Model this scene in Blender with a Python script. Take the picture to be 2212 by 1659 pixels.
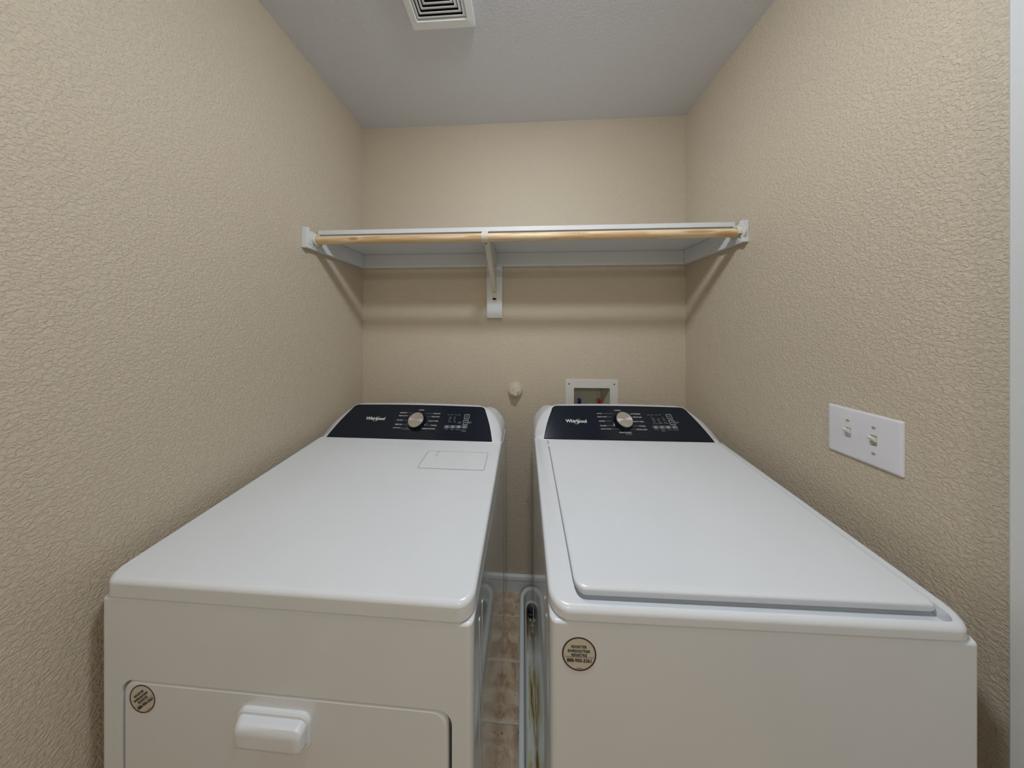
import bpy, bmesh, math, random
from mathutils import Vector, Matrix
random.seed(7)
for o in list(bpy.data.objects):
    bpy.data.objects.remove(o)
sc = bpy.context.scene
COL = sc.collection

# ------------------------------------------------------------------ camera
F_PX, W_PX = 500.0, 2212.0
YAW = math.atan(24.0 / 500.0)
cd = bpy.data.cameras.new('camera')
cd.sensor_width = 36.0
cd.sensor_fit = 'HORIZONTAL'
cd.lens = F_PX / W_PX * 36.0
cd.shift_y = -124.5 / W_PX
cd.clip_start = 0.02
cam = bpy.data.objects.new('camera', cd)
COL.objects.link(cam)
cam.location = (0, 0, 1.376)
cam.rotation_euler = (math.pi / 2, 0, YAW)
sc.camera = cam

# ------------------------------------------------------------------ light, exposure
LAMP_POWER = 165.0      # emission of the round diffuser over the machines
FILL_POWER = 60.0       # emission of the unseen fill lamp, added behind the camera to lift shadows
LAMP_COLOR = (0.93, 0.99, 1.07)
LAMP_LOC = (0.05, 0.26, 2.410)
FILL_LOC = (0.0, -1.75, 2.410)
FILL_COLOR = (1.0, 0.95, 0.87)
w = bpy.data.worlds.new('world')
sc.world = w
w.use_nodes = True
w.node_tree.nodes['Background'].inputs[0].default_value = (0.9, 0.93, 1.0, 1)
w.node_tree.nodes['Background'].inputs[1].default_value = 0.05
sc.view_settings.view_transform = 'Standard'
sc.view_settings.look = 'None'
sc.view_settings.exposure = 0.0
sc.view_settings.gamma = 1.0
sc.view_settings.use_curve_mapping = False

# ------------------------------------------------------------------ room numbers (metres)
XL, XR, YB, YF, ZC = -0.863, 0.819, 1.209, -2.70, 2.44
TH = 0.10

# ------------------------------------------------------------------ materials
def srgb(r, g, b):
    f = lambda c: (c / 12.92 if c <= .04045 else ((c + .055) / 1.055) ** 2.4)
    return (f(r / 255), f(g / 255), f(b / 255), 1)

class NT:
    def __init__(s, name):
        s.m = bpy.data.materials.new(name)
        s.m.use_nodes = True
        s.t = s.m.node_tree
        s.b = s.t.nodes['Principled BSDF']
        s.co = s.t.nodes.new('ShaderNodeTexCoord')
    def n(s, kind, **kw):
        nd = s.t.nodes.new(kind)
        for k, v in kw.items():
            if isinstance(k, str) and hasattr(nd, k):
                setattr(nd, k, v)
        return nd
    def l(s, a, b):
        s.t.links.new(a, b)
    def noise(s, scale, detail=2, rough=.5, vec=None, dist=0):
        nd = s.n('ShaderNodeTexNoise')
        nd.inputs['Scale'].default_value = scale
        nd.inputs['Detail'].default_value = detail
        nd.inputs['Roughness'].default_value = rough
        nd.inputs['Distortion'].default_value = dist
        s.l(vec if vec is not None else s.co.outputs['Object'], nd.inputs['Vector'])
        return nd.outputs['Fac']
    def ramp(s, fac, stops):
        r = s.n('ShaderNodeValToRGB')
        e = r.color_ramp.elements
        while len(e) < len(stops):
            e.new(.5)
        for i, (p, c) in enumerate(stops):
            e[i].position = p
            e[i].color = c if len(c) == 4 else (*c, 1)
        s.l(fac, r.inputs[0])
        return r.outputs[0]
    def math(s, op, a, b=0.0, c=None):
        nd = s.n('ShaderNodeMath', operation=op)
        for i, v in enumerate((a, b) if c is None else (a, b, c)):
            if isinstance(v, (int, float)):
                nd.inputs[i].default_value = v
            else:
                s.l(v, nd.inputs[i])
        return nd.outputs[0]
    def mix(s, fac, a, b):
        nd = s.n('ShaderNodeMix', data_type='RGBA')
        if isinstance(fac, (int, float)):
            nd.inputs[0].default_value = fac
        else:
            s.l(fac, nd.inputs[0])
        for i, v in ((6, a), (7, b)):
            if isinstance(v, tuple):
                nd.inputs[i].default_value = v
            else:
                s.l(v, nd.inputs[i])
        return nd.outputs[2]
    def bump(s, h, strength=.5, dist=.002):
        nd = s.n('ShaderNodeBump')
        nd.inputs['Strength'].default_value = strength
        nd.inputs['Distance'].default_value = dist
        s.l(h, nd.inputs['Height'])
        s.l(nd.outputs[0], s.b.inputs['Normal'])
    def ellipse(s, c, r, edge=.25):
        """1 inside an ellipsoid at c with radii r (object space), soft edge"""
        sub = s.n('ShaderNodeVectorMath', operation='SUBTRACT')
        s.l(s.co.outputs['Object'], sub.inputs[0]); sub.inputs[1].default_value = c
        dv = s.n('ShaderNodeVectorMath', operation='DIVIDE')
        s.l(sub.outputs[0], dv.inputs[0]); dv.inputs[1].default_value = r
        ln = s.n('ShaderNodeVectorMath', operation='LENGTH')
        s.l(dv.outputs[0], ln.inputs[0])
        mr = s.n('ShaderNodeMapRange')
        s.l(ln.outputs['Value'], mr.inputs[0])
        mr.inputs[1].default_value = 1 - edge; mr.inputs[2].default_value = 1.0
        mr.inputs[3].default_value = 1.0; mr.inputs[4].default_value = 0.0
        return mr.outputs[0]

def simple(name, col, rough=.5, metal=0.0, coat=0.0, spec=None, bump=None):
    k = NT(name)
    k.b.inputs['Base Color'].default_value = col
    k.b.inputs['Roughness'].default_value = rough
    k.b.inputs['Metallic'].default_value = metal
    k.b.inputs['Coat Weight'].default_value = coat
    k.b.inputs['Coat Roughness'].default_value = .05
    if spec is not None:
        k.b.inputs['Specular IOR Level'].default_value = spec
    # slight unevenness so that no surface is perfectly flat in tone
    nz = k.noise(9.0, 3)
    k.l(k.mix(nz, tuple(c * .97 for c in col[:3]) + (1,), tuple(min(1, c * 1.03) for c in col[:3]) + (1,)), k.b.inputs['Base Color'])
    if bump:
        k.bump(k.noise(bump[0], 3), bump[1], bump[2])
    return k.m

def plaster(name, base, tint, scuff=False, scale=180, strength=.7):
    k = NT(name)
    n1 = k.noise(scale, 3, .55, dist=.6)
    n2 = k.noise(scale * 2.6, 2, .5)
    n3 = k.noise(2.2, 2, .5)
    lumps = k.ramp(n1, [(.40, (0, 0, 0)), (.62, (1, 1, 1))])
    h = k.math('MULTIPLY_ADD', n2, .30, lumps)
    k.bump(h, strength, .0016)
    col = k.mix(n3, base, tint)
    # tiny chips that sit in the paint itself
    chip = k.math('GREATER_THAN', k.noise(75, 1, .2), .885)
    col = k.mix(chip, col, tuple(c * .62 for c in base[:3]) + (1,))
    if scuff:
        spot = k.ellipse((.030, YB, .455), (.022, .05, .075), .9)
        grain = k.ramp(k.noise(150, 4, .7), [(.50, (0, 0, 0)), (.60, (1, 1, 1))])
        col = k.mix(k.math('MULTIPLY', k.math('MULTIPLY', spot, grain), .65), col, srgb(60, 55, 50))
    k.l(col, k.b.inputs['Base Color'])
    k.b.inputs['Roughness'].default_value = .62
    k.b.inputs['Specular IOR Level'].default_value = .35
    return k.m

M = {}
M['wall'] = plaster('beige_wall_paint', srgb(210, 197, 176), srgb(205, 193, 173))
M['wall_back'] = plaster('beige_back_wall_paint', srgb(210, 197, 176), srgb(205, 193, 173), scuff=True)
M['ceiling'] = plaster('ceiling_paint', srgb(219, 220, 224), srgb(213, 215, 220), scale=170, strength=.5)
M['trim'] = simple('white_trim_paint', srgb(214, 217, 217), .35, bump=(40, .1, .001))
M['shelf'] = simple('white_shelf_paint', srgb(220, 224, 227), .38, bump=(60, .12, .001))
M['enamel'] = simple('white_enamel', srgb(225, 229, 233), .24, coat=.25)
M['side_enamel'] = simple('glossy_side_enamel', srgb(214, 220, 224), .10, coat=.6)
M['plastic'] = simple('white_plastic', srgb(224, 228, 230), .32)
M['seam'] = simple('dark_seam', srgb(60, 58, 56), .7)
M['black'] = simple('black_glossy_panel', srgb(17, 26, 38), .13, spec=.36)
M['knob'] = simple('black_knob_rubber', srgb(14, 15, 18), .35)
M['print'] = simple('white_print', srgb(225, 228, 230), .5)
M['print_grey'] = simple('grey_print', srgb(150, 156, 160), .5)
M['rim_grey'] = simple('pale_grey_rim', srgb(190, 196, 196), .5)
M['pad'] = simple('grey_touch_pad', srgb(96, 105, 110), .4)
M['ring'] = simple('gold_ring_print', srgb(196, 178, 128), .35, metal=.4)
M['cream'] = simple('cream_bracket_enamel', srgb(213, 208, 193), .35)
M['socket'] = simple('cream_socket_plastic', srgb(216, 217, 208), .4)
M['screw'] = simple('dull_steel_screw', srgb(120, 118, 112), .4, metal=.8)
M['screw_white'] = simple('grey_plate_screw', srgb(165, 165, 162), .4)
M['hole'] = simple('dark_hole', srgb(25, 24, 23), .8)
M['plate'] = simple('switch_plate_plastic', srgb(226, 226, 230), .30)
M['toggle'] = simple('switch_toggle_plastic', srgb(228, 228, 220), .35)
M['toggle_old'] = simple('ivory_switch_body', srgb(200, 194, 172), .45)
M['vent'] = simple('vent_enamel', srgb(238, 242, 243), .4)
M['box'] = simple('outlet_box_plastic', srgb(214, 214, 206), .42)
M['box_in'] = simple('outlet_box_shell_plastic', srgb(190, 188, 172), .5)
M['blue'] = simple('blue_valve_lever', srgb(18, 22, 120), .4)
M['red'] = simple('red_valve_lever', srgb(185, 14, 16), .4)
M['brass'] = simple('valve_brass', srgb(150, 130, 90), .35, metal=.9)
M['capm'] = simple('painted_cap', srgb(206, 197, 180), .5, bump=(120, .3, .001))
M['sticker'] = simple('sticker_film', srgb(204, 201, 186), .3)
M['sticker_ring'] = simple('sticker_dark_red', srgb(62, 14, 10), .4)
M['sticker_ink'] = simple('sticker_black_ink', srgb(18, 16, 16), .5)
M['sticker_line'] = simple('sticker_brown_line', srgb(140, 100, 70), .5)
M['sticker_red'] = simple('sticker_red_ink', srgb(140, 40, 30), .5)
M['grout'] = simple('cream_grout', srgb(196, 190, 170), .8)
M['rubber'] = simple('black_rubber', srgb(18, 18, 18), .5)
M['canopy'] = simple('fixture_white_metal', srgb(225, 225, 225), .4)

def mk_tile():
    k = NT('brown_stone_tile')
    inf = k.n('ShaderNodeObjectInfo')
    add = k.n('ShaderNodeVectorMath', operation='ADD')
    k.l(k.co.outputs['Object'], add.inputs[0])
    sca = k.n('ShaderNodeVectorMath', operation='SCALE')
    comb = k.n('ShaderNodeCombineXYZ')
    k.l(inf.outputs['Random'], comb.inputs[0]); k.l(inf.outputs['Random'], comb.inputs[1])
    k.l(comb.outputs[0], sca.inputs[0]); sca.inputs[3].default_value = 7.0
    k.l(sca.outputs[0], add.inputs[1])
    v = add.outputs[0]
    a = k.noise(22, 5, .65, v, .8)
    b = k.noise(95, 3, .6, v)
    col = k.ramp(a, [(.30, srgb(150, 122, 100)), (.47, srgb(182, 160, 134)), (.60, srgb(200, 184, 158)), (.75, srgb(212, 206, 184))])
    pits = k.math('GREATER_THAN', b, .69)
    col = k.mix(pits, col, srgb(78, 58, 46))
    k.l(col, k.b.inputs['Base Color'])
    k.b.inputs['Roughness'].default_value = .45
    k.bump(a, .25, .002)
    return k.m
M['tile'] = mk_tile()

def mk_rod():
    k = NT('pine_dowel')
    mp = k.n('ShaderNodeMapping')
    k.l(k.co.outputs['Object'], mp.inputs[0])
    mp.inputs['Scale'].default_value = (1.6, 26, 26)
    g = k.noise(2.0, 4, .55, mp.outputs[0], 1.2)
    col = k.ramp(g, [(.36, srgb(206, 172, 128)), (.50, srgb(226, 200, 160)), (.62, srgb(234, 214, 180)), (.72, srgb(214, 180, 136))])
    # knots and flame figures in the wood
    kn = [((-.672, -.015, .000), (.026, .012, .0075), srgb(176, 124, 70), .75),
          ((-.180, -.014, .000), (.055, .012, .0060), srgb(196, 150, 98), .6),
          ((.180, -.014, .004), (.085, .012, .0065), srgb(206, 162, 112), .55),
          ((.275, -.013, -.003), (.070, .012, .0060), srgb(200, 154, 102), .5),
          ((.648, -.014, .002), (.075, .014, .0065), srgb(184, 132, 78), .7),
          ((.745, -.014, -.006), (.050, .014, .0100), srgb(190, 140, 84), .6)]
    for c, r, cc, amt in kn:
        wob = k.ellipse(c, r, .45)
        ringn = k.noise(60, 2, .5, mp.outputs[0])
        f = k.math('MULTIPLY', wob, k.math('MULTIPLY_ADD', ringn, .5, amt * .75))
        col = k.mix(f, col, cc)
    # ink stamps, too small to read
    ink = None
    for cx, hw in ((-.600, .045), (.205, .045)):
        band = k.ellipse((cx, -.016, .0045), (hw, .02, .0042), .1)
        mp2 = k.n('ShaderNodeMapping'); k.l(k.co.outputs['Object'], mp2.inputs[0])
        mp2.inputs['Scale'].default_value = (260, 1, 520)
        nz = k.math('GREATER_THAN', k.noise(1.0, 2, .6, mp2.outputs[0]), .56)
        f = k.math('MULTIPLY', k.math('MULTIPLY', band, nz), .8)
        ink = f if ink is None else k.math('MAXIMUM', ink, f)
    col = k.mix(ink, col, srgb(60, 45, 35))
    k.l(col, k.b.inputs['Base Color'])
    k.b.inputs['Roughness'].default_value = .42
    return k.m
M['rod'] = mk_rod()

def mk_cap():
    k = NT('spun_metal_cap')
    k.b.inputs['Base Color'].default_value = srgb(205, 204, 202)
    k.b.inputs['Metallic'].default_value = 1.0
    k.b.inputs['Roughness'].default_value = .24
    k.b.inputs['Anisotropic'].default_value = .85
    k.b.inputs['Anisotropic Rotation'].default_value = .25
    t = k.n('ShaderNodeTangent'); t.direction_type = 'RADIAL'; t.axis = 'Z'
    k.l(t.outputs[0], k.b.inputs['Tangent'])
    return k.m
M['spun'] = mk_cap()

def mk_pan(name, stained):
    k = NT(name)
    base = srgb(222, 228, 226)
    col = base
    if stained:
        mp = k.n('ShaderNodeMapping'); k.l(k.co.outputs['Object'], mp.inputs[0])
        mp.inputs['Scale'].default_value = (30, 5, 10)
        a = k.noise(1.0, 4, .65, mp.outputs[0], .4)
        b = k.noise(70, 4, .7)
        col = k.ramp(a, [(.42, srgb(220, 224, 220)), (.51, srgb(196, 192, 150)), (.57, srgb(150, 118, 66)), (.70, srgb(96, 64, 36))])
        mess = k.ellipse((.03, 1.10, .03), (.09, .14, .10), .7)
        col = k.mix(k.math('MULTIPLY', mess, .85), col, srgb(70, 50, 34))
        col = k.mix(k.math('GREATER_THAN', b, .70), col, srgb(30, 26, 22))
    k.l(col if not isinstance(col, tuple) else k.mix(k.noise(12, 3), base, srgb(214, 220, 218)), k.b.inputs['Base Color'])
    k.b.inputs['Roughness'].default_value = .45
    return k.m
M['pan'] = mk_pan('drain_pan_plastic', False)
M['pan_stained'] = mk_pan('drain_pan_stained', True)

def mk_glow(name, col, power):
    k = NT(name)
    k.b.inputs['Base Color'].default_value = (.9, .9, .9, 1)
    k.b.inputs['Emission Color'].default_value = (*col, 1)
    k.b.inputs['Emission Strength'].default_value = power
    return k.m
M['glow'] = mk_glow('lit_diffuser', LAMP_COLOR, LAMP_POWER)
M['glow_fill'] = mk_glow('fill_diffuser_warm', FILL_COLOR, FILL_POWER)

# ------------------------------------------------------------------ mesh helpers
def wn(o):
    md = o.modifiers.new('weighted_normal', 'WEIGHTED_NORMAL')
    md.keep_sharp = True; md.mode = 'FACE_AREA'; md.weight = 100

def link(name, me, mat, parent=None, smooth=35):
    if isinstance(mat, (list, tuple)):
        for m in mat: me.materials.append(m)
    elif mat is not None:
        me.materials.append(mat)
    o = bpy.data.objects.new(name, me)
    COL.objects.link(o)
    if parent is not None:
        o.parent = parent
    if smooth:
        for p in me.polygons: p.use_smooth = True
        try:
            me.set_sharp_from_angle(angle=math.radians(smooth))
        except Exception:
            pass
        wn(o)
    return o

def obj(name, bm, mat, parent=None, smooth=35):
    bmesh.ops.recalc_face_normals(bm, faces=bm.faces)
    me = bpy.data.meshes.new(name)
    bm.to_mesh(me); bm.free()
    return link(name, me, mat, parent, smooth)

def empty(name, loc, label=None, cat=None, group=None, rz=0):
    o = bpy.data.objects.new(name, None)
    o.empty_display_size = .05
    COL.objects.link(o)
    o.location = loc
    o.rotation_euler = (0, 0, rz)
    if label: o['label'] = label
    if cat: o['category'] = cat
    if group: o['group'] = group
    return o

def struct(o, label=None):
    o['kind'] = 'structure'
    if label: o['label'] = label
    return o

def box(bm, x0, x1, y0, y1, z0, z1, bev=0, seg=3):
    vs = [bm.verts.new((x, y, z)) for z in (z0, z1) for y in (y0, y1) for x in (x0, x1)]
    fs = [(0, 2, 3, 1), (4, 5, 7, 6), (0, 1, 5, 4), (2, 6, 7, 3), (0, 4, 6, 2), (1, 3, 7, 5)]
    faces = [bm.faces.new([vs[i] for i in f]) for f in fs]
    if bev:
        es = list({e for f in faces for e in f.edges})
        bmesh.ops.bevel(bm, geom=es, offset=bev, segments=seg, affect='EDGES', profile=.5)
    return faces

def bx(x0, x1, y0, y1, z0, z1, bev=0, seg=3):
    bm = bmesh.new(); box(bm, x0, x1, y0, y1, z0, z1, bev, seg); return bm

def cyl(bm, p0, p1, r0, r1=None, n=24, caps=True):
    r1 = r0 if r1 is None else r1
    p0, p1 = Vector(p0), Vector(p1)
    d = (p1 - p0).normalized()
    a = d.orthogonal().normalized(); b = d.cross(a)
    R = []
    for p, r in ((p0, r0), (p1, r1)):
        R.append([bm.verts.new(p + r * (math.cos(2 * math.pi * i / n) * a + math.sin(2 * math.pi * i / n) * b)) for i in range(n)])
    for i in range(n):
        bm.faces.new((R[0][i], R[0][(i + 1) % n], R[1][(i + 1) % n], R[1][i]))
    if caps:
        bm.faces.new(R[0][::-1]); bm.faces.new(R[1])
    return R

def lathe(bm, prof, origin, axis, n=32, sweep=2 * math.pi, start=0, aref=None):
    """prof: (radius, height along axis)"""
    o, d = Vector(origin), Vector(axis).normalized()
    a = Vector(aref) if aref else d.orthogonal().normalized()
    b = d.cross(a)
    full = abs(sweep - 2 * math.pi) < 1e-6
    m = n if full else n + 1
    rings = []
    for r, h in prof:
        if r < 1e-6:
            rings.append([bm.verts.new(o + d * h)])
        else:
            rings.append([bm.verts.new(o + d * h + r * (math.cos(start + sweep * i / n) * a + math.sin(start + sweep * i / n) * b)) for i in range(m)])
    for A, B in zip(rings, rings[1:]):
        for i in range(n):
            j = (i + 1) % m if full else i + 1
            if len(A) == 1 and len(B) == 1: continue
            if len(A) == 1: bm.faces.new((A[0], B[i], B[j]))
            elif len(B) == 1: bm.faces.new((A[i], A[j], B[0]))
            else: bm.faces.new((A[i], A[j], B[j], B[i]))

def rrect(x0, x1, y0, y1, r, n=6):
    """rounded rectangle outline, counter-clockwise; r may be a 4-tuple (bl, br, tr, tl)"""
    rs = r if isinstance(r, (tuple, list)) else (r,) * 4
    pts = []
    for (cx, cy, a0), rr in zip((((x0, y0, 180)), (x1, y0, 270), (x1, y1, 0), (x0, y1, 90)), rs):
        sx = 1 if cx == x0 else -1; sy = 1 if cy == y0 else -1
        for i in range(n + 1):
            a = math.radians(a0 + 90 * i / n)
            pts.append((cx + sx * rr + rr * math.cos(a), cy + sy * rr + rr * math.sin(a)))
    return pts

def loft(bm, loops, cap0=True, cap1=True, closed=True):
    R = [[bm.verts.new(p) for p in L] for L in loops]
    n = len(R[0])
    for A, B in zip(R, R[1:]):
        for i in range(n if closed else n - 1):
            j = (i + 1) % n
            bm.faces.new((A[i], A[j], B[j], B[i]))
    if cap0: bm.faces.new(R[0][::-1])
    if cap1: bm.faces.new(R[-1])
    return R

def prism_x(bm, prof, x0, x1):
    """profile in (y, z) extruded along x"""
    return loft(bm, [[(x0, y, z) for y, z in prof], [(x1, y, z) for y, z in prof]])

def boolean(ob, cutter_bm):
    me = bpy.data.meshes.new('cut'); bmesh.ops.recalc_face_normals(cutter_bm, faces=cutter_bm.faces)
    cutter_bm.to_mesh(me); cutter_bm.free()
    c = bpy.data.objects.new('cut', me); COL.objects.link(c)
    c.parent = ob.parent
    c.matrix_basis = ob.matrix_basis.copy()
    ob.modifiers.clear()
    md = ob.modifiers.new('b', 'BOOLEAN'); md.object = c; md.operation = 'DIFFERENCE'; md.solver = 'EXACT'
    bpy.context.view_layer.update()
    dg = bpy.context.evaluated_depsgraph_get()
    new = bpy.data.meshes.new_from_object(ob.evaluated_get(dg))
    ob.modifiers.clear()
    old = ob.data; ob.data = new
    for p in new.polygons: p.use_smooth = True
    new.set_sharp_from_angle(angle=math.radians(35))
    bpy.data.objects.remove(c); bpy.data.meshes.remove(me); bpy.data.meshes.remove(old)
    wn(ob)

def text_bm(s, width=None, height=None, bold=0.0, shear=0.0, depth=.0002, res=2):
    """mesh of a string centred on the origin in the xy plane"""
    cu = bpy.data.curves.new('t', 'FONT')
    cu.body = s; cu.align_x = 'CENTER'; cu.align_y = 'CENTER'
    cu.resolution_u = res; cu.offset = bold; cu.shear = shear; cu.fill_mode = 'FRONT'
    o = bpy.data.objects.new('t', cu); COL.objects.link(o)
    bpy.context.view_layer.update()
    me = bpy.data.meshes.new_from_object(o.evaluated_get(bpy.context.evaluated_depsgraph_get()))
    bpy.data.objects.remove(o); bpy.data.curves.remove(cu)
    bm = bmesh.new(); bm.from_mesh(me); bpy.data.meshes.remove(me)
    xs = [v.co.x for v in bm.verts]; ys = [v.co.y for v in bm.verts]
    cx, cy = (min(xs) + max(xs)) / 2, (min(ys) + max(ys)) / 2
    sx = width / (max(xs) - min(xs)) if width else None
    sy = height / (max(ys) - min(ys)) if height else sx
    sx = sx or sy
    for v in bm.verts:
        v.co = Vector(((v.co.x - cx) * sx, (v.co.y - cy) * sy, depth))
    return bm

def place(bm, origin, xa, ya):
    """map local xy(z) onto a plane given by origin and two axes"""
    xa, ya = Vector(xa).normalized(), Vector(ya).normalized()
    za = xa.cross(ya)
    o = Vector(origin)
    for v in bm.verts:
        v.co = o + xa * v.co.x + ya * v.co.y + za * v.co.z
    return bm

# ================================================================== THE SETTING
# back wall with the opening for the washer outlet box
OX0, OX1, OZ0, OZ1 = .256, .448, .86, 1.064
bm = bmesh.new()
box(bm, XL - TH, OX0, YB, YB + TH, 0, ZC)
box(bm, OX1, XR + TH, YB, YB + TH, 0, ZC)
box(bm, OX0, OX1, YB, YB + TH, 0, OZ0)
box(bm, OX0, OX1, YB, YB + TH, OZ1, ZC)
struct(obj('wall_back', bm, M['wall_back'], smooth=0))
struct(obj('wall_left', bx(XL - TH, XL, YF - TH, YB, 0, ZC), M['wall'], smooth=0))
# right wall with a door opening beside the camera
DY0, DY1, DZ = -.45, .372, 2.04
bm = bmesh.new()
box(bm, XR, XR + TH, DY1, YB, 0, ZC)
box(bm, XR, XR + TH, YF - TH, DY0, 0, ZC)
box(bm, XR, XR + TH, DY0, DY1, DZ, ZC)
struct(obj('wall_right', bm, M['wall'], smooth=0))
struct(obj('wall_front', bx(XL, XR, YF - TH, YF, 0, ZC), M['wall'], smooth=0))
struct(obj('ceiling', bx(XL - TH, XR + TH, YF - TH, YB + TH, ZC, ZC + .1), M['ceiling'], smooth=0))
fl = struct(obj('floor', bx(XL - TH, XR + TH, YF - TH, YB + TH, -.10, -.0025), M['grout'], smooth=0))
# floor tiles, one object each
PITCH, G = .148, .0065
YF_T = -.95      # behind this the tiles are far out of the picture
tile_me = None
x = -.135 - 5 * PITCH
while x < XR:
    y = 1.247
    while y > YF_T:
        xa, xb = max(x + G / 2, XL), min(x + PITCH - G / 2, XR)
        ya, yb = max(y - PITCH + G / 2, YF), min(y - G / 2, YB)
        if xb - xa > .01 and yb - ya > .01:
            whole = abs(xb - xa - PITCH + G) < 1e-6 and abs(yb - ya - PITCH + G) < 1e-6
            if whole and tile_me is not None:
                o = bpy.data.objects.new('tile', tile_me); COL.objects.link(o)
            else:
                hw, hd = (xb - xa) / 2, (yb - ya) / 2
                bm = bmesh.new()
                a = [(-hw, -hd), (hw, -hd), (hw, hd), (-hw, hd)]
                loft(bm, [[(p, q, -.006) for p, q in a], [(p, q, -.0015) for p, q in a],
                          [(p - math.copysign(.002, p), q - math.copysign(.002, q), 0) for p, q in a]], cap0=False)
                o = obj('tile', bm, M['tile'], smooth=0)
                if whole: tile_me = o.data
            o.location = ((xa + xb) / 2, (ya + yb) / 2, 0)
            o.parent = fl
        y -= PITCH
    x += PITCH

def baseboard(name, p0, p1, nrm):
    """profiled baseboard from p0 to p1, nrm points into the room"""
    prof = [(0, 0), (.013, 0), (.013, .050), (.011, .054), (.011, .058), (.014, .062), (.014, .073), (.011, .080), (.004, .083), (0, .083)]
    p0, p1, nv = Vector(p0), Vector(p1), Vector(nrm)
    bm = bmesh.new()
    loft(bm, [[tuple(p + nv * a + Vector((0, 0, z))) for a, z in prof] for p in (p0, p1)])
    return struct(obj(name, bm, M['trim'], smooth=30))
baseboard('baseboard_back', (XL, YB, 0), (XR, YB, 0), (0, -1, 0))
baseboard('baseboard_left', (XL, YF, 0), (XL, YB - .014, 0), (1, 0, 0))
baseboard('baseboard_right', (XR, .424, 0), (XR, YB - .014, 0), (-1, 0, 0))

# white door with casing in the right wall, its edge runs up the right side of the picture
door = struct(obj('door_1', bx(XR + .030, XR + .068, DY0 + .021, DY1 - .021, .008, DZ - .021, .002, 2), M['trim']))
for z0, z1 in ((.25, .95), (1.10, 1.90)):
    for y0, y1 in ((DY0 + .13, -.09), (.01, DY1 - .13)):
        bm = bmesh.new()
        lo = rrect(y0, y1, z0, z1, .004, 2)
        li = rrect(y0 + .02, y1 - .02, z0 + .02, z1 - .02, .004, 2)
        loft(bm, [[(XR + .0305, a, b) for a, b in lo], [(XR + .026, a, b) for a, b in li]], cap0=False)
        obj('panel', bm, M['trim'], door)
bm = bmesh.new()
lathe(bm, [(.0, 0), (.030, 0), (.030, .006), (.012, .010), (.012, .035), (.027, .045), (.029, .058), (.018, .068), (0, .070)], (XR + .030, DY0 + .09, .96), (-1, 0, 0))
obj('door_knob', bm, M['screw'], door)
bm = bmesh.new()
for y0, y1 in ((DY1 - .019, DY1 - .0005), (DY0 + .0005, DY0 + .019)):
    box(bm, XR - .002, XR + TH, y0, y1, 0, DZ - .0005)
box(bm, XR - .002, XR + TH, DY0 + .019, DY1 - .019, DZ - .019, DZ - .0005)
struct(obj('trim_1', bm, M['trim'], smooth=0))
# casing: flat outer band, then a step down to the inner band
bm = bmesh.new()
def casing(bm, y_out, s):
    # s = -1: jamb side towards -y
    prof = [(y_out, XR), (y_out, XR - .014), (y_out + s * .002, XR - .016), (y_out + s * .024, XR - .016), (y_out + s * .026, XR - .011),
            (y_out + s * .034, XR - .012), (y_out + s * .052, XR - .009), (y_out + s * .056, XR - .006), (y_out + s * .056, XR)]
    loft(bm, [[(x, y, 0) for y, x in prof], [(x, y, DZ + .056) for y, x in prof]])
casing(bm, DY1 + .051, -1)
casing(bm, DY0 - .056, 1)
box(bm, XR - .015, XR, DY0 - .04, DY1 + .04, DZ + .001, DZ + .056, .002, 2)
struct(obj('trim_2', bm, M['trim'], smooth=30))

# ================================================================== CEILING LAMP (just out of the picture, above the camera) AND ADDED FILL
def ceiling_lamp(loc, r, mat, label):
    lamp = empty('ceiling_light', (loc[0], loc[1], ZC), label, 'ceiling light')
    d = loc[2] - ZC
    bm = bmesh.new()
    lathe(bm, [(0, 0), (r + .020, 0), (r + .024, -.004), (r + .024, d - .004), (r + .020, d - .008), (r + .002, d - .008), (r + .001, d), (r + .001, -.006)], (0, 0, 0), (0, 0, 1), 48)
    obj('canopy', bm, M['canopy'], lamp)
    bm = bmesh.new()
    lathe(bm, [(r, d + .006), (r, d)] + [(r * math.cos(math.radians(t)), d - .045 * math.sin(math.radians(t))) for t in (15, 30, 45, 60, 75)] + [(0, d - .045)], (0, 0, 0), (0, 0, 1), 48)
    obj('diffuser', bm, mat, lamp)
    return lamp
ceiling_lamp(LAMP_LOC, .08, M['glow'], 'small round flush ceiling light above the washer and dryer')
ceiling_lamp(FILL_LOC, .15, M['glow_fill'], 'larger round fill lamp added on the ceiling behind the camera, unseen')  # unseen lamp, added as fill for the shadows and appliance fronts

# ================================================================== CEILING VENT
vent = empty('ceiling_vent', (-.279, .697, ZC), 'square white exhaust vent grille with nested louvres on the ceiling', 'vent')
H = .112
bm = bmesh.new()
def sq(h, z, r=.004): return [(a, b, z) for a, b in rrect(-h, h, -h, h, r, 3)]
loft(bm, [sq(H - .001, 0), sq(H, -.004), sq(H - .002, -.010), sq(H - .024, -.012, .003), sq(H - .026, -.009, .003), sq(H - .026, 0, .003)], False, False)
obj('frame', bm, M['vent'], vent)
obj('backing', bx(-H + .003, H - .003, -H + .003, H - .003, -.0012, -.0002), M['hole'], vent, 0)
h = H - .0275
while h > .010:
    bm = bmesh.new()
    loft(bm, [sq(h, -.0040, .002), sq(h, -.0052, .002), sq(h - .0015, -.0062, .002), sq(h - .0080, -.0105, .002), sq(h - .0085, -.0095, .002), sq(h - .0015, -.0050, .002)], False, False)
    obj('louvre', bm, M['vent'], vent)
    h -= .0113
obj('centre_plate', bx(-h - .002, h + .002, -h - .002, h + .002, -.0100, -.0085), M['vent'], vent)

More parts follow.
